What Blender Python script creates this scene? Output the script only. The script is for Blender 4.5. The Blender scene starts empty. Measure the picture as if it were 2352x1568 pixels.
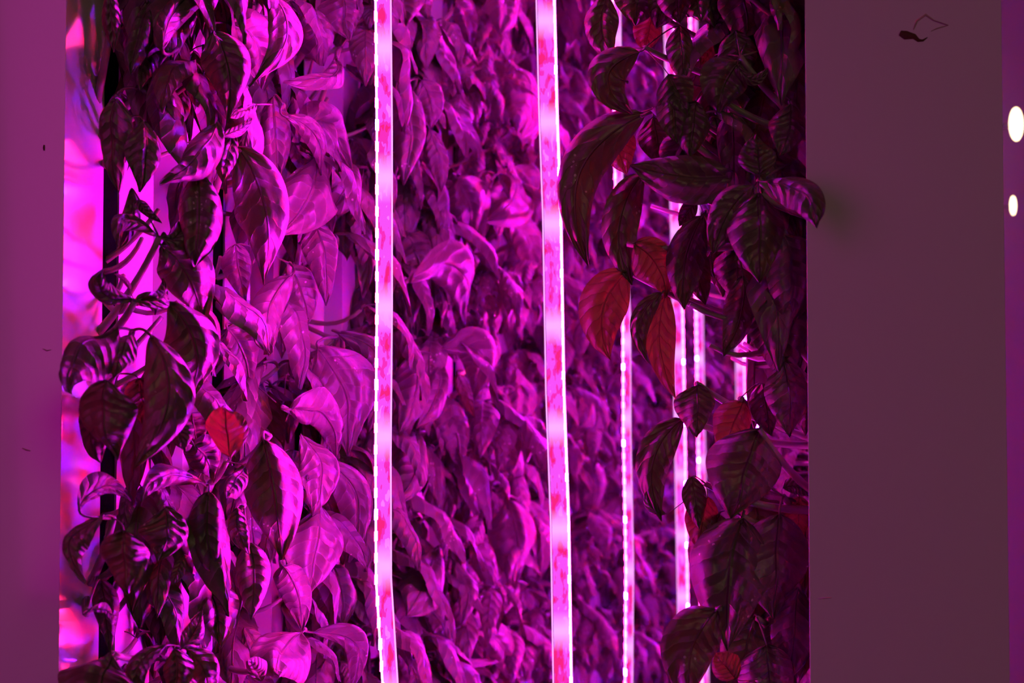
import bpy, math, random
from mathutils import Vector, Matrix, Quaternion
R = random.Random(7)
PI = math.pi
col = bpy.context.scene.collection
sc = bpy.context.scene

# ------------------------------------------------------------------ camera
F = 50.0 / 36.0 * 2352.0
YAW = math.atan(824.0 / F); PITCH = math.radians(2.1)
CAM = Vector((0, 0, 1.3))
cd = bpy.data.cameras.new('camera'); cam = bpy.data.objects.new('camera', cd); col.objects.link(cam)
cam.location = CAM; cam.rotation_euler = (PI / 2 + PITCH, 0, YAW)
cd.lens = 50; cd.sensor_width = 36; cd.clip_start = .02
cd.dof.use_dof = True; cd.dof.focus_distance = .86; cd.dof.aperture_fstop = 11.0
sc.camera = cam
RM = cam.rotation_euler.to_matrix()
def at(px, py, z):
    """point seen at a pixel of the photograph, z metres deep"""
    return CAM + RM @ Vector(((px - 1176) / F * z, -(py - 784) / F * z, -z))
def atX(px, py, X):
    d = RM @ Vector(((px - 1176) / F, -(py - 784) / F, -1))
    return CAM + d * (X / d.x)
def proj(P):
    q = RM.transposed() @ (P - CAM); z = -q.z
    if z < .05: return (-9999, -9999, z)
    return (1176 + q.x / z * F, 784 - q.y / z * F, z)
AX = -.427        # front plane of the left row of towers
BX = -.0326       # front plane of the right row
PER = .141

# ------------------------------------------------------------------ materials
def mat(name):
    m = bpy.data.materials.new(name); m.use_nodes = True
    nt = m.node_tree; nt.nodes.clear()
    return m, nt, nt.nodes.new, nt.links.new
def simple(name, colr, rough=.5, spec=.5, noise=0, nscale=20, bump=0, emis=None, es=0):
    m, nt, N, L = mat(name)
    o = N('ShaderNodeOutputMaterial'); b = N('ShaderNodeBsdfPrincipled')
    b.inputs['Base Color'].default_value = (*colr, 1); b.inputs['Roughness'].default_value = rough
    b.inputs['Specular IOR Level'].default_value = spec
    if emis: b.inputs['Emission Color'].default_value = (*emis, 1); b.inputs['Emission Strength'].default_value = es
    if noise or bump:
        t = N('ShaderNodeTexCoord'); n = N('ShaderNodeTexNoise'); n.inputs['Scale'].default_value = nscale; n.inputs['Detail'].default_value = 5
        L(t.outputs['Object'], n.inputs['Vector'])
        if noise:
            r = N('ShaderNodeValToRGB'); r.color_ramp.elements[0].position = .3; r.color_ramp.elements[1].position = .7
            r.color_ramp.elements[0].color = (*[c * (1 - noise) for c in colr], 1); r.color_ramp.elements[1].color = (*colr, 1)
            L(n.outputs['Fac'], r.inputs['Fac']); L(r.outputs['Color'], b.inputs['Base Color'])
        if bump:
            bp = N('ShaderNodeBump'); bp.inputs['Strength'].default_value = bump; bp.inputs['Distance'].default_value = .002
            L(n.outputs['Fac'], bp.inputs['Height']); L(bp.outputs['Normal'], b.inputs['Normal'])
    L(b.outputs[0], o.inputs['Surface'])
    return m

def leaf_material(name, base, vein, trans, tfac, rough=.42):
    m, nt, N, L = mat(name)
    o = N('ShaderNodeOutputMaterial'); b = N('ShaderNodeBsdfPrincipled'); tr = N('ShaderNodeBsdfTranslucent'); mx = N('ShaderNodeMixShader')
    uv = N('ShaderNodeUVMap'); sp = N('ShaderNodeSeparateXYZ'); L(uv.outputs[0], sp.inputs[0])
    def M(op, a, bb=None, c=None):
        n = N('ShaderNodeMath'); n.operation = op
        for i, v in enumerate((a, bb, c)):
            if v is None: continue
            if isinstance(v, (int, float)): n.inputs[i].default_value = v
            else: L(v, n.inputs[i])
        return n.outputs[0]
    t = sp.outputs['Y']; s = M('ABSOLUTE', M('SUBTRACT', M('MULTIPLY', sp.outputs['X'], 2), 1))
    nz = N('ShaderNodeTexNoise'); nz.inputs['Scale'].default_value = 6; tc = N('ShaderNodeTexCoord'); L(uv.outputs[0], nz.inputs['Vector'])
    ph = M('SUBTRACT', M('MULTIPLY', t, 7.0), M('MULTIPLY', s, 1.5))
    ph = M('ADD', ph, M('MULTIPLY', nz.outputs['Fac'], .5))
    pp = M('PINGPONG', ph, .5)                       # 0 on a lateral vein
    lat = M('SUBTRACT', 1, M('SMOOTH_MIN', M('MULTIPLY', pp, 9), 1, .2))
    mid = M('SUBTRACT', 1, M('SMOOTH_MIN', M('MULTIPLY', s, 22), 1, .2))
    vm = M('MAXIMUM', M('MULTIPLY', lat, .55), mid)
    vm = M('MAXIMUM', vm, 0)
    n2 = N('ShaderNodeTexNoise'); n2.inputs['Scale'].default_value = 260; n2.inputs['Detail'].default_value = 3; L(tc.outputs['Object'], n2.inputs['Vector'])
    n3 = N('ShaderNodeTexNoise'); n3.inputs['Scale'].default_value = 45; n3.inputs['Detail'].default_value = 3; L(tc.outputs['Object'], n3.inputs['Vector'])
    mc = N('ShaderNodeMix'); mc.data_type = 'RGBA'; mc.inputs[6].default_value = (*base, 1); mc.inputs[7].default_value = (*vein, 1)
    L(M('MULTIPLY', vm, .8), mc.inputs[0])
    va = N('ShaderNodeMix'); va.data_type = 'RGBA'; va.blend_type = 'MULTIPLY'; va.inputs[0].default_value = .6
    rp = N('ShaderNodeValToRGB'); rp.color_ramp.elements[0].position = .3; rp.color_ramp.elements[1].position = .7
    rp.color_ramp.elements[0].color = (.5, .55, .5, 1); rp.color_ramp.elements[1].color = (1.15, 1.1, 1.1, 1)
    L(n3.outputs['Fac'], rp.inputs['Fac']); L(mc.outputs[2], va.inputs[6]); L(rp.outputs['Color'], va.inputs[7])
    # pale dried water specks
    v = N('ShaderNodeTexVoronoi'); v.inputs['Scale'].default_value = 260; L(tc.outputs['Object'], v.inputs['Vector'])
    spot = M('MULTIPLY', M('LESS_THAN', v.outputs['Distance'], .2), M('GREATER_THAN', n3.outputs['Fac'], .63))
    vb = N('ShaderNodeMix'); vb.data_type = 'RGBA'; vb.inputs[7].default_value = (.42, .42, .36, 1)
    L(spot, vb.inputs[0]); L(va.outputs[2], vb.inputs[6]); L(vb.outputs[2], b.inputs['Base Color'])
    b.inputs['Roughness'].default_value = rough; b.inputs['Specular IOR Level'].default_value = .6
    bp = N('ShaderNodeBump'); bp.inputs['Strength'].default_value = 1.0; bp.inputs['Distance'].default_value = .0015
    hgt = M('ADD', M('MULTIPLY', M('SQRT', M('MULTIPLY', pp, 2)), .5), M('MULTIPLY', n3.outputs['Fac'], .9))
    hgt = M('ADD', hgt, M('MULTIPLY', n2.outputs['Fac'], .22))
    hgt = M('SUBTRACT', hgt, M('MULTIPLY', mid, .7))
    L(hgt, bp.inputs['Height']); L(bp.outputs['Normal'], b.inputs['Normal']); L(bp.outputs['Normal'], tr.inputs['Normal'])
    tm = N('ShaderNodeMix'); tm.data_type = 'RGBA'; tm.inputs[6].default_value = (*trans, 1); tm.inputs[7].default_value = (*[c * .45 for c in trans], 1)
    L(vm, tm.inputs[0]); L(tm.outputs[2], tr.inputs['Color'])
    mx.inputs[0].default_value = tfac
    L(b.outputs[0], mx.inputs[1]); L(tr.outputs[0], mx.inputs[2]); L(mx.outputs[0], o.inputs['Surface'])
    return m
LEAF = leaf_material('basil_leaf', (.10, .10, .062), (.19, .19, .12), (.07, .05, .006), .12)
THIN = leaf_material('thin_basil_leaf', (.14, .18, .05), (.2, .22, .08), (.17, .026, .015), .5, .5)
STEM = simple('basil_stem', (.20, .26, .13), .4, .5, .25, 60)
WHITE = simple('white_pvc', (.64, .63, .62), .14, .8, .03, 6)
for _n in WHITE.node_tree.nodes:
    if _n.type == 'BSDF_PRINCIPLED': _n.inputs['Coat Weight'].default_value = .7; _n.inputs['Coat Roughness'].default_value = .06
MEDIA = simple('black_media', (.004, .004, .004), 1, 0, .4, 90, 1)
DARK = simple('dark_wall', (.06, .05, .05), .8, .2, .2, 3)
DRY = simple('dried_leaf', (.09, .035, .02), .7, .2, .4, 200)
STAIN = simple('stain', (.42, .33, .27), .5, .3, .2, 200)

def emit(name, c, s):
    m, nt, N, L = mat(name)
    o = N('ShaderNodeOutputMaterial'); e = N('ShaderNodeEmission'); e.inputs[0].default_value = (*c, 1); e.inputs[1].default_value = s
    L(e.outputs[0], o.inputs['Surface']); return m
RS, BS = 340.0, 2050.0
RED = emit('red_led', (1, .0035, .06), RS)
BLUE = emit('blue_led', (.12, .004, 1), BS)
def tape_material():
    m, nt, N, L = mat('glowing_tape')
    o = N('ShaderNodeOutputMaterial'); e = N('ShaderNodeEmission')
    tc = N('ShaderNodeTexCoord'); mp = N('ShaderNodeMapping'); mp.inputs['Scale'].default_value = (210, 210, 75); L(tc.outputs['Object'], mp.inputs['Vector'])
    n = N('ShaderNodeTexNoise'); n.inputs['Scale'].default_value = 1; n.inputs['Detail'].default_value = 2.5; L(mp.outputs[0], n.inputs['Vector'])
    r = N('ShaderNodeValToRGB'); cr = r.color_ramp; cr.interpolation = 'CONSTANT'
    cr.elements[0].position = 0; cr.elements[0].color = (1.2, .22, 1.2, 1)
    cr.elements[1].position = .36; cr.elements[1].color = (1.0, .085, 1.0, 1)
    for p, c in ((.52, (1.0, .03, .55, 1)), (.60, (1.0, .02, .24, 1))):
        q = cr.elements.new(p); q.color = c
    L(n.outputs['Fac'], r.inputs['Fac'])
    # brighter lilac bands beside every blue diode
    sx = N('ShaderNodeSeparateXYZ'); L(tc.outputs['Object'], sx.inputs[0])
    w = N('ShaderNodeMath'); w.operation = 'MULTIPLY'; w.inputs[1].default_value = 1 / .075; L(sx.outputs['Z'], w.inputs[0])
    pg = N('ShaderNodeMath'); pg.operation = 'PINGPONG'; pg.inputs[1].default_value = .5; L(w.outputs[0], pg.inputs[0])
    rr = N('ShaderNodeValToRGB'); rr.color_ramp.elements[0].color = (1, 1, 1, 1); rr.color_ramp.elements[0].position = .02
    rr.color_ramp.elements[1].color = (0, 0, 0, 1); rr.color_ramp.elements[1].position = .2; L(pg.outputs[0], rr.inputs['Fac'])
    mx = N('ShaderNodeMix'); mx.data_type = 'RGBA'; mx.inputs[7].default_value = (1.1, .45, 1.4, 1); L(rr.outputs['Color'], mx.inputs[0]); L(r.outputs['Color'], mx.inputs[6])
    L(mx.outputs[2], e.inputs[0]); e.inputs[1].default_value = 1.0
    L(e.outputs[0], o.inputs['Surface']); return m
TAPE = tape_material()
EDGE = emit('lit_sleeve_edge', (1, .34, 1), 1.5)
DIODE_GLOW = emit('diode_glow', (1, .13, .92), 9)  # emissive line imitating the overlapping glow of the diodes
for _m in (TAPE, EDGE, DIODE_GLOW): _m.cycles.emission_sampling = 'NONE'
def clear_material():
    m, nt, N, L = mat('clear_sleeve')
    o = N('ShaderNodeOutputMaterial'); t = N('ShaderNodeBsdfTransparent'); g = N('ShaderNodeBsdfGlossy'); mx = N('ShaderNodeMixShader')
    g.inputs['Roughness'].default_value = .15; mx.inputs[0].default_value = .05
    L(t.outputs[0], mx.inputs[1]); L(g.outputs[0], mx.inputs[2]); L(mx.outputs[0], o.inputs['Surface']); return m
CLEAR = clear_material()

# ------------------------------------------------------------------ helpers
class MB:
    def __init__(s): s.v = []; s.f = []; s.uv = []
    def add(s, v, f, uv=None):
        n = len(s.v); s.v += [tuple(q) for q in v]; s.f += [tuple(i + n for i in q) for q in f]
        s.uv += uv if uv else [(0, 0)] * len(v)
    def build(s, name, m, parent=None, smooth=True, origin=None):
        me = bpy.data.meshes.new(name)
        o = origin if origin is not None else (parent.location.copy() if parent is not None else Vector((0, 0, 0)))
        me.from_pydata([(a[0] - o[0], a[1] - o[1], a[2] - o[2]) for a in s.v], [], s.f)
        ul = me.uv_layers.new(name='UVMap'); d = []
        for lp in me.loops: d += s.uv[lp.vertex_index]
        ul.data.foreach_set('uv', d)
        if smooth: me.polygons.foreach_set('use_smooth', [True] * len(me.polygons))
        me.materials.append(m); me.update()
        ob = bpy.data.objects.new(name, me); col.objects.link(ob)
        if parent is not None: ob.parent = parent
        else: ob.location = o
        return ob
def box(mb, a, b):
    x0, y0, z0 = a; x1, y1, z1 = b
    mb.add([(x0, y0, z0), (x1, y0, z0), (x1, y1, z0), (x0, y1, z0), (x0, y0, z1), (x1, y0, z1), (x1, y1, z1), (x0, y1, z1)],
           [(0, 3, 2, 1), (4, 5, 6, 7), (0, 1, 5, 4), (1, 2, 6, 5), (2, 3, 7, 6), (3, 0, 4, 7)])
def empty(name, loc, rz=0):
    o = bpy.data.objects.new(name, None); col.objects.link(o); o.location = loc; o.rotation_euler = (0, 0, rz)
    o.empty_display_size = .02; return o
def tag(o, label=None, cat=None, group=None, kind=None):
    if label: o['label'] = label
    if cat: o['category'] = cat
    if group: o['group'] = group
    if kind: o['kind'] = kind
    return o
def tube(mb, pts, r0, r1, n=7):
    pts = [Vector(p) for p in pts]; k = len(pts); V = []; Fc = []
    up = Vector((.3, .5, .8))
    for i, p in enumerate(pts):
        T = (pts[min(i + 1, k - 1)] - pts[max(i - 1, 0)]).normalized()
        A = T.cross(up).normalized(); B = T.cross(A)
        r = r0 + (r1 - r0) * i / (k - 1)
        for j in range(n):
            a = 2 * PI * j / n; V.append(p + A * math.cos(a) * r + B * math.sin(a) * r)
    for i in range(k - 1):
        for j in range(n):
            Fc.append((i * n + j, i * n + (j + 1) % n, (i + 1) * n + (j + 1) % n, (i + 1) * n + j))
    Fc.append(tuple(range(n - 1, -1, -1))); Fc.append(tuple((k - 1) * n + j for j in range(n)))
    mb.add(V, Fc)
def bez(a, b, c, n=8):
    return [a * (1 - t) ** 2 + b * 2 * t * (1 - t) + c * t * t for t in [i / n for i in range(n + 1)]]

def leaf(mb, P0, P1, W, side, ctrl, cup=1.0, nu=22, nv=12, wave=.1, rnd=None, flip=1, petiole=None, twist=0.0):
    """basil blade: midrib arcs from P0 over ctrl to P1; quilted between the veins, edges curled under"""
    r = rnd or R
    ph1, ph2, ph3 = r.uniform(0, 6), r.uniform(0, 6), r.uniform(0, 6)
    skew = r.uniform(-.12, .12); bl = r.uniform(.7, 1.3)
    V = []; UV = []; Fc = []
    Lg = (P1 - P0).length + 1e-6
    for i in range(nu + 1):
        t = i / nu
        C = P0 * (1 - t) ** 2 + ctrl * 2 * t * (1 - t) + P1 * t * t
        T = ((ctrl - P0) * 2 * (1 - t) + (P1 - ctrl) * 2 * t).normalized()
        S = (side - T * T.dot(side)).normalized()
        if twist: S = Quaternion(T, twist * (t - .3)) @ S
        Nn = S.cross(T).normalized() * flip
        tt = t ** .82
        w = W * .5 * (math.sin(PI * tt) ** .72 if 0 < tt < 1 else 0) * (1 - .12 * t)
        if t > .86: w *= 1 - .35 * ((t - .86) / .14) ** 1.0
        w = max(w, W * .008)
        for j in range(nv + 1):
            s = j / nv * 2 - 1
            ww = w * (1 + skew * s)
            cp = cup * (1.0 + .35 * math.sin(3 * t + ph1))
            th = s * cp
            x = ww * math.sin(th) / cp; z = -ww * (1 - math.cos(th)) / cp
            a = abs(s)
            z -= w * .13 * math.exp(-(a / .13) ** 2)
            q = (t * 6.2 - a * 1.3 + .2 * math.sin(ph2 + (1 if s > 0 else 2)))
            z += bl * W * .026 * (abs(math.sin(PI * q)) - .6) * (a * (1.15 - a)) * 3
            z += W * .075 * math.sin(7.5 * t + 4.1 * s + ph1) * math.sin(5.2 * t - 3.7 * s + ph3) * (1 - .3 * a)
            z += wave * W * .5 * a * a * math.sin(t * 9 + ph2 + (2.1 if s > 0 else 0)) + W * .03 * math.sin(5 * t + 3 * s + ph3)
            V.append(C + S * x + Nn * z); UV.append((j / nv, t))
    for i in range(nu):
        for j in range(nv):
            k = i * (nv + 1) + j; Fc.append((k, k + 1, k + nv + 2, k + nv + 1))
    mb.add(V, Fc, UV)
    if petiole is not None:
        d = (ctrl - P0).normalized()
        n0 = len(mb.v); tube(mb, bez(petiole, P0 - d * Lg * .12, P0 + d * Lg * .04, 6), Lg * .014, Lg * .011, 6)

# ------------------------------------------------------------------ setting
def struct(name, mb, m): return tag(mb.build(name, m, smooth=False), kind='structure')
def slab(name, a, b, m): mb = MB(); box(mb, a, b); return struct(name, mb, m)
slab('floor', (-1.6, -2.6, -.1), (2.2, 8, 0), DARK)
slab('ceiling', (-1.6, -2.6, 2.6), (2.2, 8, 2.7), DARK)
slab('wall_left', (-1.6, -2.6, 0), (-1.5, 8, 2.6), DARK)
slab('wall_right', (2.1, -2.6, 0), (2.2, 8, 2.6), DARK)
slab('wall_back', (-1.5, 7.9, 0), (2.1, 8, 2.6), DARK)
slab('wall_front', (-1.5, -2.6, 0), (2.1, -2.5, 2.6), DARK)

# ------------------------------------------------------------------ grow towers
def tower_mesh():
    """square white tube, 10 cm, slot in the +X face; origin on the slot line at floor level"""
    H = 2.58; s = .05; d = .10; g = .009; t = .003; r = .0002
    P = [(0 - r, s), (0, s - r), (0, g), (-.012, g), (-.012, g + t), (-t, g + t), (-t, s - t), (-d + t, s - t)]
    outer = [(0, g), (0, s - r), (-r * .3, s - r * .3), (-r, s), (-d + r, s), (-d + r * .3, s - r * .3), (-d, s - r)]
    outer2 = [(x, -y) for x, y in reversed(outer)]
    inner = [(-.014, -g), (-.014, -g - t), (-t, -g - t), (-t, -s + t), (-d + t, -s + t), (-d + t, s - t), (-t, s - t), (-t, g + t), (-.014, g + t), (-.014, g)]
    loop = outer + outer2 + inner
    mb = MB(); n = len(loop)
    V = [(x, y, 0.002) for x, y in loop] + [(x, y, H) for x, y in loop]
    Fc = [(i, (i + 1) % n, (i + 1) % n + n, i + n) for i in range(n)]
    mb.add(V, Fc); return mb
tproto = empty('grow_tower', (0, 0, 0))
tb = tower_mesh().build('channel', WHITE, tproto, smooth=False)
mm = MB(); box(mm, (-.0245, -.0086, .01), (-.0012, .0086, 2.5)); box(mm, (-.09, -.040, .01), (-.024, .040, 2.5))
med = mm.build('growing_media', MEDIA, tproto, smooth=False)
ORD = ['nearest', 'second', 'third', 'fourth', 'fifth', 'sixth', 'seventh', 'eighth', 'ninth', 'tenth', 'eleventh', 'twelfth', 'thirteenth', 'fourteenth',
       'fifteenth', 'sixteenth', 'seventeenth', 'eighteenth', 'nineteenth', 'twentieth', 'twenty-first', 'twenty-second', 'twenty-third', 'twenty-fourth',
       'twenty-fifth', 'twenty-sixth', 'twenty-seventh', 'twenty-eighth', 'twenty-ninth', 'thirtieth']
first = True
def tower(x, y, rz, label, group):
    global first
    if first: r = tproto; first = False
    else:
        r = tproto.copy(); col.objects.link(r)
        for ch in (tb, med):
            c = ch.copy(); col.objects.link(c); c.parent = r
    r.location = (x, y, 0); r.rotation_euler = (0, 0, rz); tag(r, label, 'grow tower', group)
    return r
NL = 30; NR = 6
for k in range(NL):
    lab = 'white plastic grow tower at the left edge, its plain side facing us' if k == 0 else \
        'white vertical grow tower, %s from the front in the left row' % ORD[k]
    tower(AX, .741 + PER * k, 0, lab, 'grow towers of the left row')
for k in range(NR):
    lab = 'plain pinkish white grow tower face standing at the right' if k == 0 else \
        'white grow tower hidden behind dark basil, %s from the front in the right row' % ORD[k]
    tower(BX, .822 + PER * k, PI, lab, 'grow towers of the right row')

# ------------------------------------------------------------------ hanging light strips
chip_r = chip_b = None
def chip_mesh(name, m, w, h, d):
    mb = MB(); box(mb, (-w / 2, -d / 2, -h / 2), (w / 2, d / 2, h / 2))
    o = mb.build(name, m, smooth=False); me = o.data; bpy.data.objects.remove(o); return me
CH_R = chip_mesh('red_diode', RED, .0016, .0055, .0105)
CH_B = chip_mesh('blue_diode', BLUE, .0018, .0060, .0078)
def strip(pts, z, wpx, edge, label, pitch=.0125, nmax=100):
    W = wpx / F * z
    P = [at(x, y, z) for x, y in pts]
    # carry on to the ceiling and down towards the floor along a vertical
    zc = sorted(P, key=lambda p: -p.z)
    top = zc[0]; bot = zc[-1]
    line = [Vector((top.x, top.y, 2.6))] + zc + [Vector((bot.x + .002, bot.y, .15))]
    line = [p for i, p in enumerate(line) if i == 0 or line[i - 1].z - p.z > 1e-4]
    o = Vector((line[-1].x, line[-1].y, .15))
    rt = empty('light_strip', o); tag(rt, label, 'light strip', 'light strips hanging in the aisle')
    X = (RM @ Vector((1, 0, 0))).normalized(); Yd = Vector((0, 0, 1)).cross(X).normalized()
    def ribbon(x0, x1, y0, y1):
        mb = MB(); V = []
        for p in line:
            for a, b in ((x0, y0), (x1, y0), (x1, y1), (x0, y1)): V.append(p + X * a + Yd * b)
        Fc = []
        for i in range(len(line) - 1):
            for j in range(4): Fc.append((4 * i + j, 4 * i + (j + 1) % 4, 4 * i + 4 + (j + 1) % 4, 4 * i + 4 + j))
        Fc += [(0, 1, 2, 3), (4 * len(line) - 1, 4 * len(line) - 2, 4 * len(line) - 3, 4 * len(line) - 4)]
        mb.add(V, Fc); return mb
    h = W / 2
    ribbon(-h * .80, h * .80, -.0006, .0006).build('tape', TAPE, rt, smooth=False)
    ribbon(-h, h, -.0030, .0030).build('sleeve', CLEAR, rt, smooth=False)
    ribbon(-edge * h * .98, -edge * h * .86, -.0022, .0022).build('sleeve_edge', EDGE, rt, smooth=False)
    ribbon(edge * h * .76, edge * h * 1.0, -.0026, .0026).build('diode_glow', DIODE_GLOW, rt, smooth=False)
    mid = at(pts[0][0], 784, z).z
    z0 = mid - pitch * nmax / 2; rest = MB()
    def on(zz):
        for i in range(len(line) - 1):
            if line[i].z >= zz >= line[i + 1].z:
                t = (line[i].z - zz) / (line[i].z - line[i + 1].z); return line[i].lerp(line[i + 1], t)
        return line[0]
    ang = X.to_2d().angle_signed(Vector((1, 0))) if False else math.atan2(X.y, X.x)
    for i in range(nmax):
        p = on(z0 + i * pitch) + X * edge * h * .84
        ob = bpy.data.objects.new('blue_diode' if i % 6 == 0 else 'red_diode', CH_B if i % 6 == 0 else CH_R)
        col.objects.link(ob); ob.parent = rt; ob.location = p - o; ob.rotation_euler = (0, 0, ang)
    return rt
strip([(880, 0), (883, 300), (883, 700), (880, 1050), (881, 1330), (896, 1568)], .825, 38, -1, 'hanging clear light strip with pink patches, nearest and leftmost')
strip([(1253, 0), (1259, 250), (1268, 500), (1275, 900), (1286, 1200), (1292, 1568)], 1.05, 46, 1, 'wide hanging light strip with pink patches right of the nearest one')
strip([(1416, 0), (1421, 410), (1439, 720), (1440, 1000), (1446, 1300), (1444, 1568)], 1.4, 19, -1, 'thin white-hot hanging light strip beside the red leaf')
strip([(1535, 0), (1552, 480), (1557, 750), (1560, 900), (1566, 1250), (1572, 1568)], 1.75, 25, 1, 'hanging light strip seen between dark leaves, flat pink face showing')
strip([(1592, 0), (1597, 480), (1606, 700), (1609, 900), (1618, 1400)], 2.1, 17, -1, 'beaded hanging light strip showing above the round dark leaf')
strip([(1686, 0), (1700, 800), (1702, 910), (1705, 1400)], 2.5, 21, 1, 'short visible length of light strip between dark hanging leaves')
strip([(1728, 0), (1746, 930), (1750, 1400)], 2.95, 12, -1, 'faint far light strip peeping out beside the dark plant')
strip([(1793, 0), (1801, 1050), (1804, 1400)], 3.65, 13, -1, 'dotted far light strip near the white tower face at right')

# ------------------------------------------------------------------ hand placed leaves of the left row
CR = RM @ Vector((1, 0, 0)); CU = RM @ Vector((0, 1, 0)); CB = RM @ Vector((0, 0, 1))   # CB points to the lens
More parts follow.
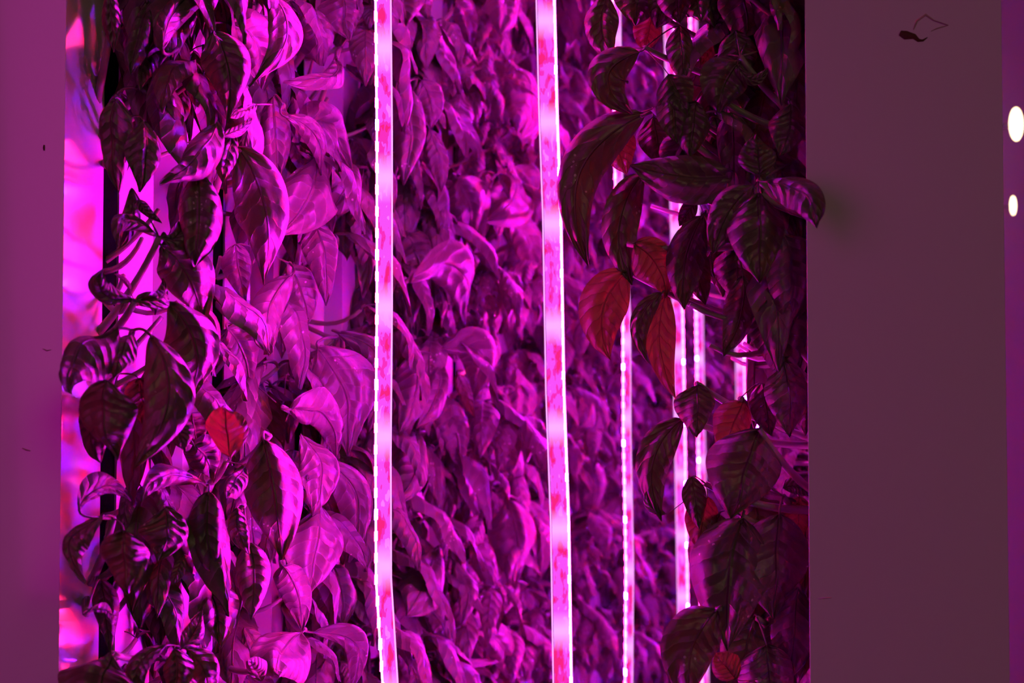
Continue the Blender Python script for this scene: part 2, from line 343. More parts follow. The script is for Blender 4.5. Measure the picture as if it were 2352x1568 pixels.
# (x0,y0, x1,y1, width, p0, p1, sideways bend, bulge to lens, roll deg, cup, thin)
LV = [
 (372,112,522,-38,62,.09,.10,-.1,.15,20,1,0),(490,72,522,282,90,.11,.11,.12,.2,15,1.1,0),(520,52,598,200,95,.09,.09,.2,.15,20,1,0),
 (592,-30,572,200,62,.11,.12,.33,.2,30,1,0),(640,20,650,140,60,.08,.08,.1,.1,30,1,0),(492,130,452,246,85,.08,.07,-.1,.1,-10,1,1),(498,285,366,424,82,.11,.10,.12,.2,0,1.2,0),
 (508,312,580,266,28,.115,.12,.1,.1,10,.8,0),(540,308,512,420,44,.115,.12,0,.2,20,.9,0),(545,338,605,652,98,.12,.12,.13,.15,18,1,0),
 (455,398,448,612,130,.11,.11,.03,.15,10,1.1,0),(628,222,640,412,95,.08,.08,0,.15,5,1,0),(655,268,738,405,42,.10,.11,.2,.2,25,1,0),
 (690,285,802,385,78,.09,.10,.15,.2,10,1,0),(728,365,640,542,120,.10,.10,.12,.2,20,1,0),(792,365,742,492,92,.08,.09,.15,.2,20,1,0),
 (722,508,748,702,82,.11,.115,.08,.15,20,1,0),(842,395,800,592,90,.04,.05,-.1,.1,20,1,0),(772,132,652,186,55,.10,.10,.2,.2,0,1,0),
 (790,-30,802,92,88,.11,.11,0,.2,20,.9,0),(832,60,850,195,82,.08,.09,.1,.2,20,1,0),(700,20,735,150,105,.08,.09,.1,.2,10,1,0),
 (330,275,322,442,62,.07,.07,.1,.15,30,1,0),(262,225,272,445,78,.05,.05,-.05,.15,-10,1,0),(470,-20,340,130,70,.06,.06,0,.1,0,1,0),
 (365,160,388,352,66,.07,.07,.05,.1,30,1,0),(302,430,274,572,42,.06,.06,.1,.1,20,1,0),(318,458,372,512,30,.08,.09,-.1,.1,0,1,0),
 (366,542,272,566,46,.09,.08,-.45,.1,0,1,0),(368,545,408,508,52,.09,.09,.3,.1,0,1,0),(380,548,420,560,40,.09,.09,.3,.1,0,1,0),
 (372,565,466,742,98,.09,.10,.1,.2,20,1.1,0),(310,692,236,618,62,.09,.08,-.4,.15,0,1,0),(312,692,356,724,46,.09,.09,.2,.1,0,1,0),
 (312,690,372,642,44,.09,.09,.3,.1,0,1,0),(300,670,262,628,14,.09,.09,.1,.1,0,.5,0),(388,695,432,932,98,.10,.10,.2,.2,20,1.1,0),
 (345,768,306,1076,88,.11,.11,.24,.2,22,1.1,0),(244,872,272,1054,108,.10,.10,-.1,.2,-5,1.2,0),(268,755,158,902,112,.08,.08,-.15,.2,-25,1.2,0),
 (300,765,262,868,74,.09,.09,0,.2,10,1,0),(205,920,232,1062,72,.07,.07,-.1,.1,-10,1,0),(318,868,345,992,76,.085,.085,0,.15,10,1,1),
 (530,1048,514,932,106,.145,.15,0,.1,0,.6,1),(440,948,458,1028,84,.08,.08,0,.2,20,1,1),(446,1022,488,1104,90,.09,.09,.1,.2,20,1,0),(405,965,425,1040,50,.10,.10,0,.2,10,1,0),
 (672,632,622,812,88,.10,.10,-.12,.2,25,1.2,0),(660,608,705,755,80,.08,.09,.1,.2,20,1,0),(522,755,575,902,92,.06,.06,.1,.15,20,1,0),
 (730,800,796,1042,125,.10,.11,.15,.2,25,1.1,0),(772,760,842,960,62,.09,.10,.35,.2,25,1,0),(668,940,772,1055,100,.11,.12,.2,.25,10,1.2,0),
 (605,1008,648,1285,118,.12,.13,.03,.15,10,.9,0),(690,1000,716,1182,84,.11,.12,.25,.2,25,1,0),(735,1050,800,1290,66,.10,.11,.25,.2,25,1,0),
 (735,1158,708,1362,120,.12,.12,.05,.2,15,1,0),(563,1072,520,1142,58,.12,.12,0,.2,0,1.3,0),(462,1108,325,1152,52,.10,.09,-.15,.2,0,1,0),
 (480,1128,498,1326,102,.11,.11,-.05,.2,15,1.1,0),(545,1165,572,1272,52,.115,.12,-.1,.2,0,1,0),(572,1248,576,1422,92,.11,.12,.08,.15,10,1,0),
 (285,1218,298,1360,130,.105,.105,-.03,.2,8,.9,0),(378,1168,362,1290,88,.09,.09,.15,.15,25,1,0),(240,1185,198,1335,60,.08,.08,-.4,.15,-20,1,0),
 (422,1272,396,1346,30,.09,.09,0,.1,0,1,0),(470,1335,505,1482,84,.09,.10,.1,.2,20,1,0),(418,1488,464,1400,52,.11,.115,.1,.1,10,.8,0),
 (650,1300,692,1442,92,.11,.11,.1,.2,20,1.1,0),(760,1290,788,1436,86,.08,.09,.1,.2,25,1,0),(690,1455,640,1556,108,.12,.125,-.1,.3,10,1.3,0),
 (720,1452,800,1580,60,.11,.12,.35,.2,15,1,0),(380,1482,325,1600,52,.11,.10,-.3,.2,0,1,0),(400,1490,398,1610,58,.11,.11,.1,.2,10,1,0),
 (430,1492,482,1620,60,.11,.12,.15,.2,15,1,0),(258,1505,225,1620,150,.09,.09,-.1,.2,0,1.1,0),(600,1560,570,1515,46,.12,.12,0,.1,0,1,0),
 (180,1170,300,1150,50,.07,.07,-.2,.1,0,1,0),(560,1440,600,1560,40,.06,.07,.1,.1,10,1,0),(540,560,565,700,60,.05,.05,0,.1,20,1,0),
 (590,240,530,270,30,.12,.12,0,.1,0,.8,0),(735,1090,705,1100,26,.12,.12,0,.1,0,.8,0),(860,820,842,1000,44,.07,.07,.1,.1,30,1,0),(840,1050,815,1290,70,.06,.07,.1,.15,30,1,0),
 (340,0,300,170,70,.05,.05,0,.1,0,1,0),(250,-30,262,120,40,.06,.06,0,.1,0,1,0),(420,200,395,300,50,.05,.05,0,.1,0,1,0),(560,430,600,560,60,.05,.06,0,.1,10,1,0),
 (230,1330,255,1500,60,.05,.05,0,.1,0,1,0),(640,1110,600,1000,30,.10,.10,0,.1,0,1,0),(195,1410,255,1425,30,.07,.07,.2,.1,0,1,0),(570,880,540,990,60,.04,.04,0,.1,10,1,0),(660,860,690,960,60,.06,.06,0,.1,10,1,0),
 # between the two near strips
 (925,-40,932,62,92,.10,.10,0,.2,20,1,0),(975,-40,985,50,60,.09,.09,0,.2,20,1,0),(1165,-50,1152,82,95,.11,.11,.05,.2,20,1,0),(1050,10,1085,112,64,.06,.06,.1,.2,20,1,0),
 (935,205,925,425,88,.10,.10,.1,.2,25,1,0),(968,185,990,300,66,.11,.11,.1,.2,20,1,0),(985,300,1012,438,58,.10,.11,.1,.2,20,1,0),(1060,208,1045,302,80,.08,.08,0,.2,10,.8,0),
 (1185,155,1182,345,110,.11,.11,.25,.2,30,1,0),(1115,95,1125,335,92,.07,.07,0,.2,10,1,0),(1168,388,1112,508,92,.11,.11,.2,.25,20,1.1,0),(1180,385,1205,480,50,.10,.10,.3,.2,20,1,0),
 (1048,410,1082,570,94,.09,.09,.1,.2,20,1.1,0),(935,535,965,645,104,.07,.08,.1,.2,20,1,0),(1170,500,1228,645,76,.10,.11,.1,.2,20,1,0),(935,645,1065,755,92,.10,.10,.2,.25,10,.9,0),
 (1078,645,1078,785,88,.08,.08,.05,.2,20,1,0),(1125,650,1168,765,46,.09,.10,.2,.2,20,1,0),(1120,735,1105,865,66,.07,.08,.1,.2,20,1,0),(945,815,915,1000,92,.10,.10,.15,.2,25,1,0),
 (1015,830,955,985,62,.11,.11,.1,.2,25,1,0),(1015,800,1078,915,84,.11,.11,.3,.25,15,1,0),(1105,830,1080,955,76,.09,.09,.15,.2,20,1,0),(1030,915,1060,1085,94,.10,.11,.05,.25,20,1.2,0),
 (1185,845,1190,1005,58,.10,.10,.1,.2,25,1,0),(1130,895,1168,1035,70,.08,.08,.05,.2,20,1,0),(955,995,905,1160,92,.10,.10,.15,.2,25,1,0),(1090,1028,1198,1145,62,.09,.09,.1,.2,10,1,0),
 (1218,1140,1225,1065,26,.10,.10,-.5,.1,0,1,0),(1165,1148,1178,1348,88,.11,.11,.1,.2,15,1.1,0),(1212,1150,1238,1335,58,.11,.11,.15,.2,25,1,0),(1190,1335,1158,1412,44,.10,.11,0,.2,20,1,0),
 (1005,1255,935,1412,108,.10,.10,.05,.2,10,1,0),(1045,1292,1058,1435,62,.10,.11,.2,.2,20,1,0),(980,1395,1032,1505,64,.08,.09,.1,.2,20,1,0),(1050,1440,1155,1512,52,.10,.10,-.3,.2,10,1,0),
 (1090,1448,1165,1560,60,.09,.09,.1,.2,20,1,0),(915,1490,965,1610,60,.10,.11,.1,.2,20,1,0),(1052,1500,1000,1620,88,.09,.09,0,.2,20,1,0),(1120,1050,1180,1120,50,.06,.06,0,.2,20,1,0),
 (900,1050,935,1180,80,.06,.06,0,.2,20,1,0),(1105,1180,1080,1260,60,.08,.08,0,.2,10,1,0),(990,560,1010,620,50,.07,.07,0,.2,10,1,0),(1210,600,1190,700,50,.07,.07,0,.2,10,1,0),
 (1050,860,1090,960,36,.12,.12,0,.1,10,.7,1),(1235,150,1250,330,52,.10,.10,.1,.2,25,1,0),(1330,10,1335,85,60,.09,.09,.2,.2,20,1,0),(1300,500,1325,640,60,.08,.08,.1,.2,20,1,0),
 (1320,868,1300,1010,56,.09,.10,.2,.2,20,1,0),(1352,885,1335,1035,56,.09,.10,.2,.2,25,1,0),(1310,1040,1325,1215,72,.09,.09,.3,.2,20,1,0),(1372,1060,1360,1190,66,.08,.09,.3,.2,20,1,0),
 (1345,1215,1360,1340,60,.08,.08,.1,.2,20,1,0),(1325,1390,1350,1520,52,.09,.09,.1,.2,20,1,0),
]
LN = [  # groups of nodes, each group one plant: (tower index, [(x,y,p)...], label)
 (0,[(300,270,.05),(410,110,.07),(265,-20,.04)],'dark basil plant at the top left beside the black slot'),
 (1,[(480,60,.09),(620,-40,.10)],'basil plant at the top with long leaves lit pink on one side'),
 (2,[(790,-40,.09),(700,-10,.08)],'crinkled basil plant at the top, left of the nearest light strip'),
 (1,[(500,290,.10),(530,310,.11)],'basil plant with tiny rosette and broad drooping leaves, upper left'),
 (2,[(650,240,.09),(735,340,.09),(780,110,.08)],'basil plant drooping below the small bright gap, left of nearest strip'),
 (0,[(366,545,.09),(310,692,.09)],'small basil sprig with curled leaf pairs against the bright tower lip'),
 (2,[(690,560,.09),(665,605,.09)],'basil plant with two narrow pink leaves, middle left'),
 (0,[(305,760,.08),(260,860,.06)],'dark basil clump overlapping the left tower edge, centre left'),
 (2,[(540,740,.06),(640,1090,.09)],'shaded basil plant behind the red leaf'),
 (3,[(785,765,.09),(650,935,.10)],'bright curly basil plant left of the nearest strip, mid height'),
 (1,[(620,1000,.11),(520,1060,.10),(420,950,.08)],'basil plant with the red upright leaf and the long ribbed leaf'),
 (1,[(475,1115,.10),(560,1160,.11)],'basil plant of rounded hanging leaves below the red leaf'),
 (3,[(725,1040,.11),(820,1050,.06)],'basil plant with overlapping bright leaves close to the nearest strip'),
 (0,[(260,1190,.08),(380,1165,.08),(200,1400,.06)],'dark basil plant with heart-shaped leaf, lower left'),
 (2,[(700,1445,.11),(650,1290,.10),(770,1280,.08)],'basil plant with domed bright leaf at bottom, left of nearest strip'),
 (1,[(415,1485,.10),(480,1320,.08),(260,1500,.08),(590,1540,.10)],'basil plant spreading narrow leaves at the bottom left'),
 (4,[(950,-60,.09),(1060,0,.06)],'basil plant at the top edge between the two near strips'),
 (4,[(955,180,.09),(1050,200,.08)],'basil plant with a square-tipped leaf right of nearest strip, upper half'),
 (6,[(1180,120,.09),(1160,-60,.10)],'basil plant with large lit leaf left of the wide strip, upper part'),
 (6,[(1165,385,.10),(1180,495,.09)],'ribbed basil tuft left of the wide light strip'),
 (5,[(1045,400,.08),(960,530,.07)],'basil plant with hanging leaves halfway between the near strips, above centre'),
 (4,[(930,640,.09),(1080,640,.08)],'basil plant with a reddish-rimmed leaf pointing right, centre'),
 (7,[(1185,840,.08),(1120,730,.07),(1130,890,.07)],'basil plant with slim folded leaves just left of the wide strip'),
 (5,[(1005,810,.10),(1030,915,.09),(1090,830,.08)],'bright basil rosette right of the nearest strip, below centre'),
 (4,[(950,990,.08),(900,1040,.05)],'basil plant hugging the nearest strip on its right'),
 (6,[(1212,1142,.10),(1090,1030,.08),(1110,1170,.07)],'basil shoot on a slanting pink stem, lower centre'),
 (5,[(1035,1278,.09),(1000,1395,.08)],'basil plant with broad ribbed leaf and teardrop leaf, lower centre'),
 (5,[(1060,1440,.09),(930,1485,.09)],'basil plant along the bottom edge between the near strips'),
 (8,[(1330,-10,.08),(1240,130,.09),(1300,490,.07)],'blurred basil plant right of the wide strip, upper part'),
 (9,[(1335,865,.09),(1330,1040,.08),(1345,1210,.07),(1330,1385,.07)],'blurred curly basil plant right of the wide strip, lower half'),
]
def build_hand(leaves, plants, posf, rootf, group, edgeside=1, cf=1.3, wf=1.06):
    allnodes = []
    for pi, (k, nodes, lab) in enumerate(plants):
        for n in nodes: allnodes.append((pi, n))
    used = {}
    for lf in leaves:
        x0, y0 = lf[0], lf[1]
        b = min(allnodes, key=lambda q: (q[1][0] - x0) ** 2 + ((q[1][1] - y0) * 1.1) ** 2 + (2500 if q[1][1] > y0 + 40 else 0))
        used.setdefault(b[0], []).append((lf, b[1]))
    for pi, (k, nodes, lab) in enumerate(plants):
        NP = [posf(x, y, p) for x, y, p in nodes]
        root = rootf(k, NP)
        rt = empty('basil_plant', root); tag(rt, lab, 'plant', group)
        mb = MB()
        for P in NP:
            ctrl = root.lerp(P, .6) + Vector((0, 0, -.012))
            tube(mb, bez(root, ctrl, P, 10), .0028, .0017, 7)
        mb.build('stem', STEM, rt)
        for lf, nd in used.get(pi, []):
            x0, y0, x1, y1, w, p0, p1, bs, bz, roll, cup, thin = lf
            A = posf(x0, y0, p0); B = posf(x1, y1, p1)
            zz = proj((A + B) / 2)[2]; D = B - A; Ln = D.length
            sd = D.cross(CB).normalized()               # image-plane sideways
            if sd.dot(CR) < 0: sd = -sd
            if abs(sd.dot(CR)) < .35 and bs: sd = sd if sd.dot(CU) < 0 else -sd
            ctrl = (A + B) / 2 + sd * bs * Ln * 2 * .9 + CB * bz * Ln * .9 + Vector((0, 0, bz * Ln * .4))
            ra = math.radians(roll)
            side = (sd * math.cos(ra) - CB * math.sin(ra) * edgeside)
            W = w / F * zz / max(.5, math.cos(ra)) * wf * (cup * cf) / math.sin(min(1.5, cup * cf))
            mb = MB(); T = D.normalized(); fl = 1 if side.cross(T).dot(CB) > 0 else -1
            NDp = posf(*nd)
            if (NDp - A).length > .05: NDp = A + (NDp - A).normalized() * .05
            leaf(mb, A, B, W, side, ctrl, cup * cf, 30, 16, .10, flip=fl, petiole=NDp, twist=R.uniform(-.35, .35))
            o = mb.build('leaf', THIN if thin else LEAF, rt)
            if thin: o['label'] = 'red translucent leaf'
leftpos = lambda x, y, p: atX(x, y, AX + p * .72)
def leftroot(k, NP):
    z = sum(p.z for p in NP) / len(NP) - .035
    return Vector((AX - .014, .741 + PER * k, z))
build_hand(LV, LN, leftpos, leftroot, 'basil plants of the near left towers')

# ------------------------------------------------------------------ right row, seen against the light
RV = [  # same layout, p = depth in metres
 (1485,262,1352,612,112,.84,.84,-.27,.1,-15,.9,0),(1478,400,1452,655,86,.86,.86,-.18,.1,-15,.9,0),(1468,120,1452,262,104,.82,.82,-.5,.15,-10,.9,0),
 (1395,-10,1408,135,88,.87,.87,-.15,.1,0,1,0),(1440,625,1402,826,116,.86,.86,-.2,.1,0,.7,1),(1455,560,1530,682,104,.84,.84,.15,.1,0,.8,1),
 (1692,402,1448,378,122,.79,.80,.1,.1,0,.9,0),(1520,672,1490,835,48,.84,.84,-.25,.1,0,.9,0),(1530,675,1552,915,70,.85,.85,-.12,.1,0,.8,1),
 (1615,495,1572,712,92,.83,.83,-.1,.1,0,1,0),(1700,140,1652,262,108,.79,.79,-.1,.15,0,1,0),(1535,170,1580,268,86,.80,.80,0,.15,0,1,0),
 (1695,150,1768,152,30,.78,.78,.5,.1,0,1,0),(1745,402,1736,308,84,.76,.76,0,.1,0,.9,0),(1728,428,1638,584,96,.76,.76,-.1,.15,0,1,0),
 (1742,445,1745,650,124,.755,.75,0,.15,0,1,0),(1762,418,1876,524,82,.745,.715,.18,.15,0,1,0),(1815,240,1790,358,92,.79,.79,.1,.1,0,1,0),
 (1800,540,1805,760,130,.79,.79,.1,.1,0,1,0),(1706,632,1662,818,84,.84,.84,.1,.1,0,1,0),(1760,690,1795,880,136,.80,.80,.1,.1,0,1,0),
 (1800,830,1812,1004,96,.79,.79,.05,.1,0,1,0),(1602,885,1600,1004,96,.82,.82,0,.2,0,1.1,0),(1708,920,1655,1048,92,.86,.86,0,.1,0,.9,1),
 (1568,962,1520,1195,84,.84,.84,-.22,.1,0,.9,0),(1745,985,1680,1192,178,.80,.80,0,.15,0,1,0),(1625,1140,1602,1262,76,.84,.84,0,.1,0,.8,1),
 (1588,1095,1606,1215,56,.83,.83,0,.1,0,1,0),(1705,1190,1672,1490,196,.80,.80,-.05,.12,0,1,0),(1648,1400,1585,1610,128,.79,.79,-.15,.15,0,1,0),
 (1790,1180,1775,1420,158,.81,.81,0,.1,0,1,0),(1798,1120,1862,1142,44,.82,.82,-.2,.1,0,1,0),(1835,1140,1830,1260,66,.84,.84,0,.1,0,.9,1),
 (1830,1350,1815,1560,120,.82,.82,0,.1,0,1,0),(1730,1420,1690,1600,120,.83,.83,0,.1,0,1,0),(1700,-60,1722,112,124,.84,.84,0,.1,0,1,0),
 (1790,-50,1798,140,128,.83,.83,0,.1,0,1,0),(1622,-50,1640,62,96,.86,.86,0,.1,0,1,0),(1540,-40,1508,66,80,.87,.87,0,.1,0,1,0),
 (1832,110,1826,300,80,.84,.84,0,.1,0,1,0),(1640,300,1690,400,70,.90,.90,0,.1,0,.9,1),(1500,270,1520,380,90,.90,.90,0,.1,0,1,0),
 (1540,380,1590,470,110,.90,.90,0,.1,0,.9,0),(1690,560,1700,700,110,.87,.87,0,.1,0,1,0),(1760,620,1740,800,90,.86,.86,0,.1,0,1,0),
 (1750,880,1770,1000,76,.86,.86,0,.1,0,1,0),(1720,1100,1760,1260,120,.85,.85,0,.1,0,1,0),(1640,1240,1640,1400,90,.86,.86,0,.1,0,1,0),
 (1740,60,1760,230,110,.88,.88,0,.1,0,1,0),(1650,60,1610,150,60,.90,.90,0,.1,0,.9,1),(1780,340,1840,560,110,.84,.84,0,.1,0,1,0),
 (1620,210,1660,330,90,.86,.86,0,.1,0,1,0),(1500,30,1480,120,70,.92,.92,0,.1,0,.9,1),(1850,1180,1845,1400,70,.86,.86,0,.1,0,1,0),
 (1760,1480,1780,1640,140,.80,.80,0,.1,0,1,0),(1820,640,1835,860,80,.84,.84,0,.1,0,1,0),(1570,300,1540,420,80,.84,.84,0,.1,0,1,0),(1620,520,1640,640,80,.88,.88,0,.1,0,1,0),
 (1690,1560,1640,1500,70,.80,.80,0,.1,0,.9,1),(1410,120,1395,215,60,.86,.86,-.2,.1,0,1,0),(1425,280,1440,400,80,.90,.90,-.1,.1,0,.9,1),(1600,460,1560,520,40,.86,.86,0,.1,0,1,0),
 (1700,20,1640,90,60,.86,.86,0,.1,0,1,0),(1580,560,1620,700,70,.86,.86,0,.1,0,1,0),(1560,60,1570,190,60,.86,.86,0,.1,0,1,0),(1640,130,1690,260,100,.86,.86,0,.1,0,1,0),(1560,330,1600,450,120,.86,.86,0,.1,0,1,0),
 (1680,-40,1660,110,110,.88,.88,0,.1,0,1,0),(1760,200,1720,380,130,.86,.86,0,.1,0,1,0),(1470,-60,1460,60,110,.9,.9,0,.1,0,1,0),(1600,-30,1580,40,90,.9,.9,0,.1,0,1,0),
 (1840,380,1845,620,90,.86,.86,0,.1,0,1,0),(1650,1180,1620,1380,110,.84,.84,0,.1,0,1,0),(1800,1380,1830,1580,150,.84,.84,0,.1,0,1,0),(1720,1300,1760,1520,160,.85,.85,0,.1,0,1,0),(1860,880,1850,1000,50,.84,.84,0,.1,0,1,0),
 (1542,200,1556,330,76,.80,.80,0,.1,0,1,0),(1598,235,1585,362,92,.80,.80,0,.1,0,1,0),(1545,-60,1560,55,80,.80,.80,0,.1,0,1,0),(1690,70,1700,190,90,.82,.82,0,.1,0,1,0),(1590,-50,1610,50,80,.82,.82,0,.1,0,1,0),(1530,1180,1490,1120,26,.84,.84,-.3,.1,0,1,0),
]
RN = [
 (1,[(1480,110,.84),(1400,-40,.88),(1530,-50,.87)],'dark basil shoot with ring-curled leaf at the top, right of the wide strip'),
 (0,[(1500,250,.83),(1485,395,.86),(1440,560,.85)],'unlit basil shoot with a long sickle-shaped leaf'),
 (0,[(1700,130,.79),(1620,200,.82),(1815,230,.80)],'dim green basil plant with broad leaf, upper right'),
 (0,[(1742,412,.765),(1690,400,.79),(1590,300,.84)],'dark green basil rosette overlapping the right tower edge'),
 (1,[(1525,668,.85),(1440,622,.86)],'backlit basil sprig with glowing red leaves'),
 (1,[(1615,490,.85),(1700,600,.85),(1800,530,.80)],'black silhouetted basil plant below the green rosette'),
 (0,[(1770,690,.80),(1810,820,.80)],'dark basil plant against the right tower, mid height'),
 (1,[(1600,880,.83),(1570,960,.84),(1700,915,.86)],'dark basil plant with a round drooping leaf, lower right'),
 (0,[(1745,985,.80),(1620,1110,.83)],'dark green basil plant with a big round leaf beside the dotted strip'),
 (1,[(1705,1185,.81),(1800,1140,.82),(1830,1120,.84)],'black basil plant filling the lower right corner of the aisle'),
 (1,[(1648,1395,.80),(1740,1420,.82),(1830,1340,.82),(1740,1560,.80)],'dark basil plant at the bottom edge beside the right tower'),
 (1,[(1705,-80,.84),(1800,-60,.84),(1620,-60,.86)],'black basil plant in the top right corner of the aisle'),
]
def rightroot(k, NP):
    z = sum(p.z for p in NP) / len(NP) - .03
    return Vector((BX + .014, .822 + PER * k, z))
build_hand(RV, RN, lambda x, y, p: at(x, y, p if p < .77 else .77 + (p - .77) * .45), rightroot, 'basil plants of the near right towers', -1, .8, 1.04)

# ------------------------------------------------------------------ generic basil plants
def gen_plant(rn, reach, nst, reject=None, M=None, nu=10, nv=6, root=Vector((0, 0, 0)), rt=None, lsz=1.0):
    """grows towards +X from root; returns lists of meshes"""
    stem = MB(); clusters = []
    for s in range(nst):
        an = rn.uniform(-1.0, 1.0); rc = reach * rn.uniform(.45, 1.0); up = rn.uniform(-.03, .05)
        tip = Vector((math.cos(an) * rc, math.sin(an) * rc * .75, up))
        pts = bez(Vector((0, 0, 0)), Vector((tip.x * .6, tip.y * .4, up - .02)), tip, 8)
        tube(stem, [root + p for p in pts], .0022, .0014, 5)
        for q in ((.5, 1.0) if rc > .06 else (1.0,)):
            nd = pts[int(q * 8)]; mb = MB(); cnt = 0
            for j in range(4 if q == 1 else 2):
                a = rn.uniform(0, 2 * PI) if q < 1 else j * PI / 2 + rn.uniform(-.5, .5)
                h = Vector((math.cos(a), math.sin(a), 0)); Ln = rn.uniform(.042, .075) * lsz * (1 if q < 1 or rn.random() < .7 else .5)
                dr = rn.uniform(.7, 1.35)          # droop
                A = nd + h * .010 + Vector((0, 0, .004)); B = A + (h * math.cos(dr) - Vector((0, 0, 1)) * math.sin(dr)) * Ln
                if B.x < .006: B.x = .006 + rn.uniform(0, .02)
                ctrl = (A + B) / 2 + (h * .35 + Vector((0, 0, .28))) * Ln
                side = Vector((-h.y, h.x, 0)) + Vector((0, 0, rn.uniform(-.3, .3)))
                if reject and reject(root + (A + B) / 2, root + B): continue
                fl = 1 if side.cross(B - A).dot(h + Vector((0, 0, .5))) > 0 else -1
                leaf(mb, root + A, root + B, Ln * rn.uniform(.40, .58), side, root + ctrl, 1.15, nu, nv, .12, rnd=rn, flip=fl,
                     petiole=root + nd, twist=rn.uniform(-.5, .5)); cnt += 1
            if cnt: clusters.append(mb)
    return stem, clusters
GAPS = [(690, 185, 805, 275), (318, 395, 385, 515), (265, 550, 350, 705), (372, 715, 400, 790), (405, 895, 430, 985), (582, 1415, 645, 1520),
        (478, 545, 545, 700), (735, 630, 800, 765), (135, 430, 225, 740), (575, 670, 600, 725), (620, 585, 650, 615), (380, 1010, 400, 1070), (135, 1020, 200, 1130)]
def reject_left(c, b):
    for P in (c, b, c * 2 - b):
        x, y, z = proj(P)
        if x < 250: return True
        for x0, y0, x1, y1 in GAPS:
            if x0 - 22 < x < x1 + 22 and y0 - 30 < y < y1 + 25: return True
    return False
def zone(x, y):
    h = 'left of the nearest strip' if x < 870 else 'between the two near strips' if x < 1260 else 'between the wide and thin strips' if x < 1430 else \
        'beyond the thin strip' if x < 1560 else 'far down the aisle'
    v = 'top edge' if y < 120 else 'upper part' if y < 520 else 'middle' if y < 1000 else 'lower part' if y < 1420 else 'bottom edge'
    return h, v
zc_count = {}
def label_for(P, look):
    x, y, z = proj(P); h, v = zone(x, y); key = (h, v, look); n = zc_count.get(key, 0); zc_count[key] = n + 1
    o = ORD[min(n, len(ORD) - 1)]
    return '%s basil plant %s, %s, %s in depth' % (look, h, v, o)
# near towers: own filler that leaves the bright tower lips free
for k in range(0, 4):
    rn = random.Random(100 + k); z = 1.0 + rn.uniform(0, .05); ytw = .741 + PER * k
    while z < 1.66:
        root = Vector((AX - .014, ytw, z)); rt = empty('basil_plant', root)
        stem, cl = gen_plant(rn, (.075, .075, .08, .085)[k], 6, reject_left, root=root, nu=14, nv=8, lsz=1.1)
        if cl:
            tag(rt, label_for(root + Vector((.05, 0, 0)), 'shaded'), 'plant', 'shaded basil plants close to the left towers')
            stem.build('stem', STEM, rt)
            for c in cl: c.build('leaf_cluster', LEAF, rt)
        else: bpy.data.objects.remove(rt)
        z += rn.uniform(.06, .08)
GAPR = [(1540, 455, 1602, 600), (1535, 690, 1585, 880), (1590, 660, 1625, 870), (1685, 785, 1722, 915), (1545, 1070, 1590, 1400), (1790, 1005, 1860, 1100), (1735, 915, 1755, 950), (1545, 60, 1612, 135), (1672, 8, 1690, 60), (1405, 150, 1430, 220), (1412, 395, 1424, 430)]
for k in range(0, 3):
    rn = random.Random(300 + k); z = 1.02; ytw = .822 + PER * k
    while z < 1.66:
        root = Vector((BX + .014, ytw, z)); rt = empty('basil_plant', root)
        def rej(c, b, root=root):
            for P in (c, b, c * 2 - b):
                x, y, zz = proj(root + Vector((-P.x, -P.y, P.z)))
                if x > 1835: return True
                if y > 80 and x < 1480 + .35 * abs(y - 260) or (y > 900 and x < 1610): return True
                for x0, y0, x1, y1 in GAPR:
                    if x0 - 34 < x < x1 + 34 and y0 - 45 < y < y1 + 30: return True
            return False
        stem, cl = gen_plant(rn, (.10, .13, .13)[k], 6, rej, nu=14, nv=8, lsz=1.25)
        if cl:
            s1 = stem.build('stem', STEM, None); s1.parent = rt
            for c in cl: c.build('leaf_cluster', LEAF, None).parent = rt
            rt.rotation_euler = (0, 0, PI)
            tag(rt, label_for(root + Vector((-.05, 0, 0)), 'black unlit'), 'plant', 'unlit basil plants behind the right tower')
        else: bpy.data.objects.remove(rt)
        z += rn.uniform(.06, .08)
protos = []; RIGHTK = []
for i in range(7):
    rn = random.Random(500 + i); rt = empty('basil_plant', (0, 0, 0))
    stem, cl = gen_plant(rn, .115, 7, nu=10, nv=6, lsz=1.0)
    parts = [stem.build('stem', STEM, rt)] + [c.build('leaf_cluster', LEAF, rt) for c in cl]
    protos.append([rt, parts, False])
def place(i, loc, rz, rx, s, label, group):
    pr = protos[i]
    if not pr[2]: r = pr[0]; pr[2] = True
    else:
        r = pr[0].copy(); col.objects.link(r)
        for ch in pr[1]:
            c = ch.copy(); col.objects.link(c); c.parent = r
    r.location = loc; r.rotation_euler = (rx, 0, rz); r.scale = (s, s, s); tag(r, label, 'plant', group)
n = sum(1 for o in col.objects if o.type == 'EMPTY' and o.name.startswith('basil_plant')) - len(protos)
far = MB()
LEFTJOBS = True
for k in range(3, 6):
    RIGHTK.append(k)
for k in range(4, NL):
    ytw = .741 + PER * k; zz = .97 * ytw + .1; half = .24 * zz + .06; midz = 1.3 + .037 * zz
    sp = .125 if k < 14 else .165
    z = midz - half + R.uniform(-.03, .03)
    while z < midz + half and True:
        loc = Vector((AX - .010, ytw + R.uniform(-.006, .006), z))
        look = 'lit magenta' if k < 10 else 'blurred magenta' if k < 20 else 'far blurred'
        if n > 278:
            st, cl = gen_plant(R, .115, 4, nu=6, nv=4, root=loc)
            far.add(st.v, st.f, st.uv)
            for c in cl: far.add(c.v, c.f, c.uv)
        else: place(R.randrange(7), loc, R.uniform(-.35, .35), R.uniform(-.2, .2), R.uniform(.82, 1.1), label_for(loc + Vector((.07, 0, 0)), look), 'basil plants down the left row')
        z += sp * R.uniform(.85, 1.2); n += 1
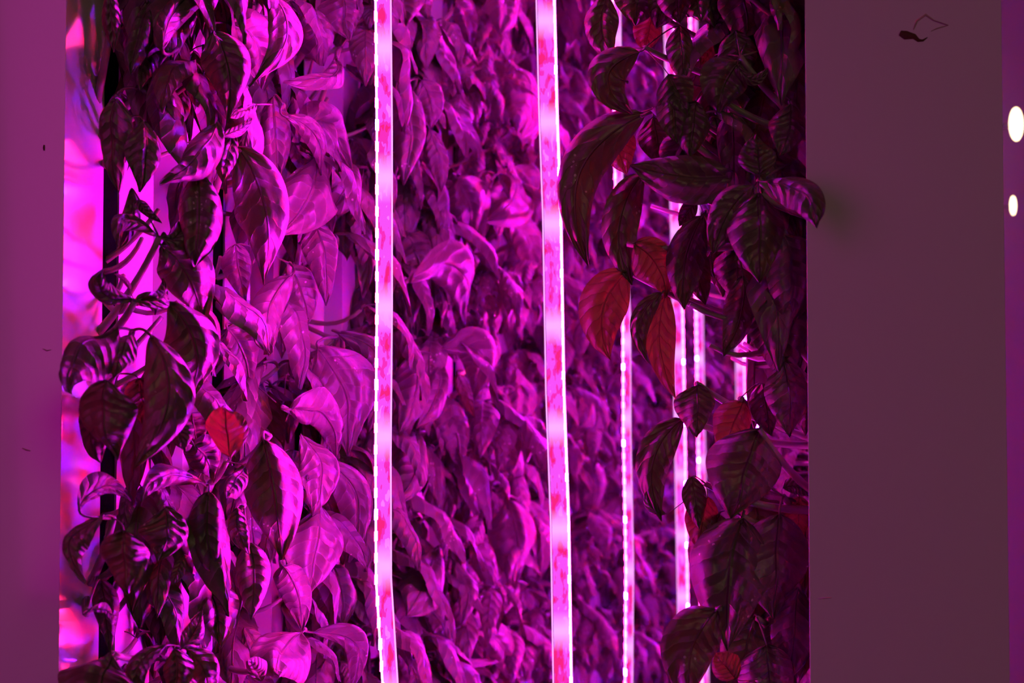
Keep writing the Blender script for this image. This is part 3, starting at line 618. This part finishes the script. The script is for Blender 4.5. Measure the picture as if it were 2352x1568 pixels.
o = far.build('distant_basil_foliage', LEAF, origin=Vector((AX, 4, 1.3))); tag(o, 'unresolved mass of basil leaves at the far end of the left row', 'foliage', kind='stuff')
for k in RIGHTK:
    ytw = .822 + PER * k; zz = .97 * ytw; z = 1.3 + .037 * zz - .24 * zz - .02
    while z < 1.3 + .037 * zz + .24 * zz:
        loc = Vector((BX + .010, ytw, z))
        place(R.randrange(7), loc, PI + R.uniform(-.35, .35), R.uniform(-.2, .2), R.uniform(.6, .85), label_for(loc + Vector((-.07, 0, 0)), 'dark silhouetted'), 'dark basil plants down the right row')
        z += .2 * R.uniform(.85, 1.2)
for pr in protos:
    if not pr[2]:
        for c in pr[1]: bpy.data.objects.remove(c)
        bpy.data.objects.remove(pr[0])

# ------------------------------------------------------------------ small marks on the tower faces
def scrap(pts, width, y, name, m, label, cat):
    mb = MB(); V = []; Fc = []
    P = [at(px, py, 1) for px, py in pts]
    Q = []
    for q in P:
        d = q - CAM; Q.append(CAM + d * (y / d.y))
    c = Q[0]
    for i, q in enumerate(Q):
        T = (Q[min(i + 1, len(Q) - 1)] - Q[max(i - 1, 0)]).normalized(); S = T.cross(Vector((0, 1, 0))).normalized()
        w = width[i] / F * .77 / 2
        for s, yy in ((1, 0), (0, -.0008 - w * .25), (-1, 0)): V.append(q + S * w * s + Vector((0, yy - .0001, 0)))
    for i in range(len(Q) - 1):
        for j in range(2): Fc.append((3 * i + j, 3 * i + j + 1, 3 * i + j + 4, 3 * i + j + 3))
    mb.add(V, Fc); o = mb.build(name, m, origin=c); return tag(o, label, cat)
YR = .772; YL = .691
scrap([(2067,76),(2080,81),(2100,84),(2110,93),(2120,93),(2130,86)], [12, 20, 12, 8, 5, 2], YR, 'dried_leaf_scrap', DRY, 'shrivelled brown leaf scrap stuck on the right tower face', 'leaf scrap')
scrap([(2098,68),(2106,48),(2126,34),(2145,47),(2178,58)], [2, 5, 6, 3, 2], YR, 'smear', STAIN, 'faint brown smear above the leaf scrap on the right tower', 'smear')
scrap([(2178,58),(2150,66),(2138,72)], [2, 3, 1], YR, 'smear', STAIN, 'short faint smear tail at the right end of the brown smear', 'smear')
scrap([(102,333),(101,340),(102,346)], [3, 6, 2], YL, 'dirt_speck', DRY, 'single dark speck high on the left tower side', 'speck')
scrap([(99,801),(108,805),(118,803)], [2, 3, 1], YL, 'dirt_speck', STAIN, 'faint curved speck at mid height on the left tower side', 'speck')
scrap([(52,1029),(60,1033),(70,1035)], [2, 4, 2], YL, 'dirt_speck', STAIN, 'lower small speck on the left tower side', 'speck')
scrap([(1880,1374),(1895,1373),(1910,1372)], [2, 3, 2], YR, 'dirt_speck', STAIN, 'faint grey scuff low on the right tower face', 'speck')

# ------------------------------------------------------------------ right edge: ribbed plastic strip curtain with warm lamp reflections built as glowing blobs
mb = MB(); V = []; Fc = []
P0 = at(2285, 784, 2.8); P1 = at(2520, 784, 3.0); nseg = 96; dd = (P1 - P0); dd.z = 0; nr = Vector((0, 0, 1)).cross(dd).normalized()
for i in range(nseg + 1):
    p = P0 + dd * (i / nseg) + nr * .002 * math.sin(i * 1.6)
    V += [(p.x, p.y, .0), (p.x, p.y, 2.5)]
for i in range(nseg): Fc.append((2 * i, 2 * i + 2, 2 * i + 3, 2 * i + 1))
mb.add(V, Fc)
PANEL = simple('ribbed_plastic', (.55, .5, .5), .25, .6)
o = mb.build('ribbed_panel', PANEL, smooth=True); tag(o, 'ribbed glossy plastic panel glowing dull purple at the right edge', 'panel')
WARM = emit('warm_glow', (1, .74, .42), 7)
for (px, py, h, lab) in ((2334, 285, 30, 'brighter warm white lamp reflection, built as a glowing blob, at the right edge'), (2327, 472, 17, 'dimmer small warm lamp reflection below the brighter one at the right edge')):
    c = at(px, py, 2.6); rt = empty('lamp_reflection', c); tag(rt, lab, 'reflection', 'warm lamp reflections at the right edge')
    mb = MB(); rw = (14 if h > 20 else 6) / F * 2.6; rh = h / F * 2.6 * 1.25; nn = 12
    VV = [(c.x + rw * math.sin(PI * i / nn) * math.cos(2 * PI * j / nn), c.y + rw * math.sin(PI * i / nn) * math.sin(2 * PI * j / nn), c.z + rh * math.cos(PI * i / nn)) for i in range(nn + 1) for j in range(nn)]
    FF = [(i * nn + j, i * nn + (j + 1) % nn, (i + 1) * nn + (j + 1) % nn, (i + 1) * nn + j) for i in range(nn) for j in range(nn)]
    mb.add(VV, FF); mb.build('reflected_glow', WARM, rt)
    mb = MB(); tube(mb, [c + Vector((0, .0, 0)), Vector((c.x, c.y, c.z)) - nr * (-.06 if nr.y > 0 else .06)], rw * .3, rw * .3); mb.build('glow_holder', DARK, rt)

# ------------------------------------------------------------------ lights of the room and added magenta fill lights
def area(name, loc, target, size, colr, energy):
    l = bpy.data.lights.new(name, 'AREA'); l.size = size; l.energy = energy; l.color = colr
    o = bpy.data.objects.new(name, l); col.objects.link(o); o.location = loc
    o.rotation_euler = (Vector(target) - Vector(loc)).to_track_quat('-Z', 'Y').to_euler(); return o
area('warm_room_light', (1.35, -1.5, 2.2), (.0, .8, 1.3), .8, (1, .72, .38), 4.9)
area('magenta_fill', (-.62, -.2, 1.45), (-.5, .7, 1.35), .8, (1, .02, .70), .75)  # added fill without a fixture, tints the left tower side magenta
bpy.data.lights['magenta_fill'].spread = math.radians(95)
l = bpy.data.lights.new('panel_fill', 'POINT'); l.energy = 2.6; l.color = (1, .02, .8); l.shadow_soft_size = .05  # added unseen light so the ribbed panel shows purple
o = bpy.data.objects.new('panel_fill', l); col.objects.link(o); o.location = (.62, 2.0, 1.1)
w = bpy.data.worlds.new('world'); sc.world = w; w.use_nodes = True; w.node_tree.nodes['Background'].inputs[0].default_value = (.01, .005, .008, 1)

sc.view_settings.view_transform = 'Standard'; sc.view_settings.look = 'None'; sc.view_settings.gamma = 1; sc.view_settings.exposure = 0
sc.cycles.sample_clamp_indirect = 6; sc.cycles.max_bounces = 4; sc.cycles.diffuse_bounces = 2; sc.cycles.transparent_max_bounces = 10
sc.cycles.use_denoising = True; sc.cycles.use_adaptive_sampling = True; sc.cycles.adaptive_threshold = .08; sc.cycles.adaptive_min_samples = 16
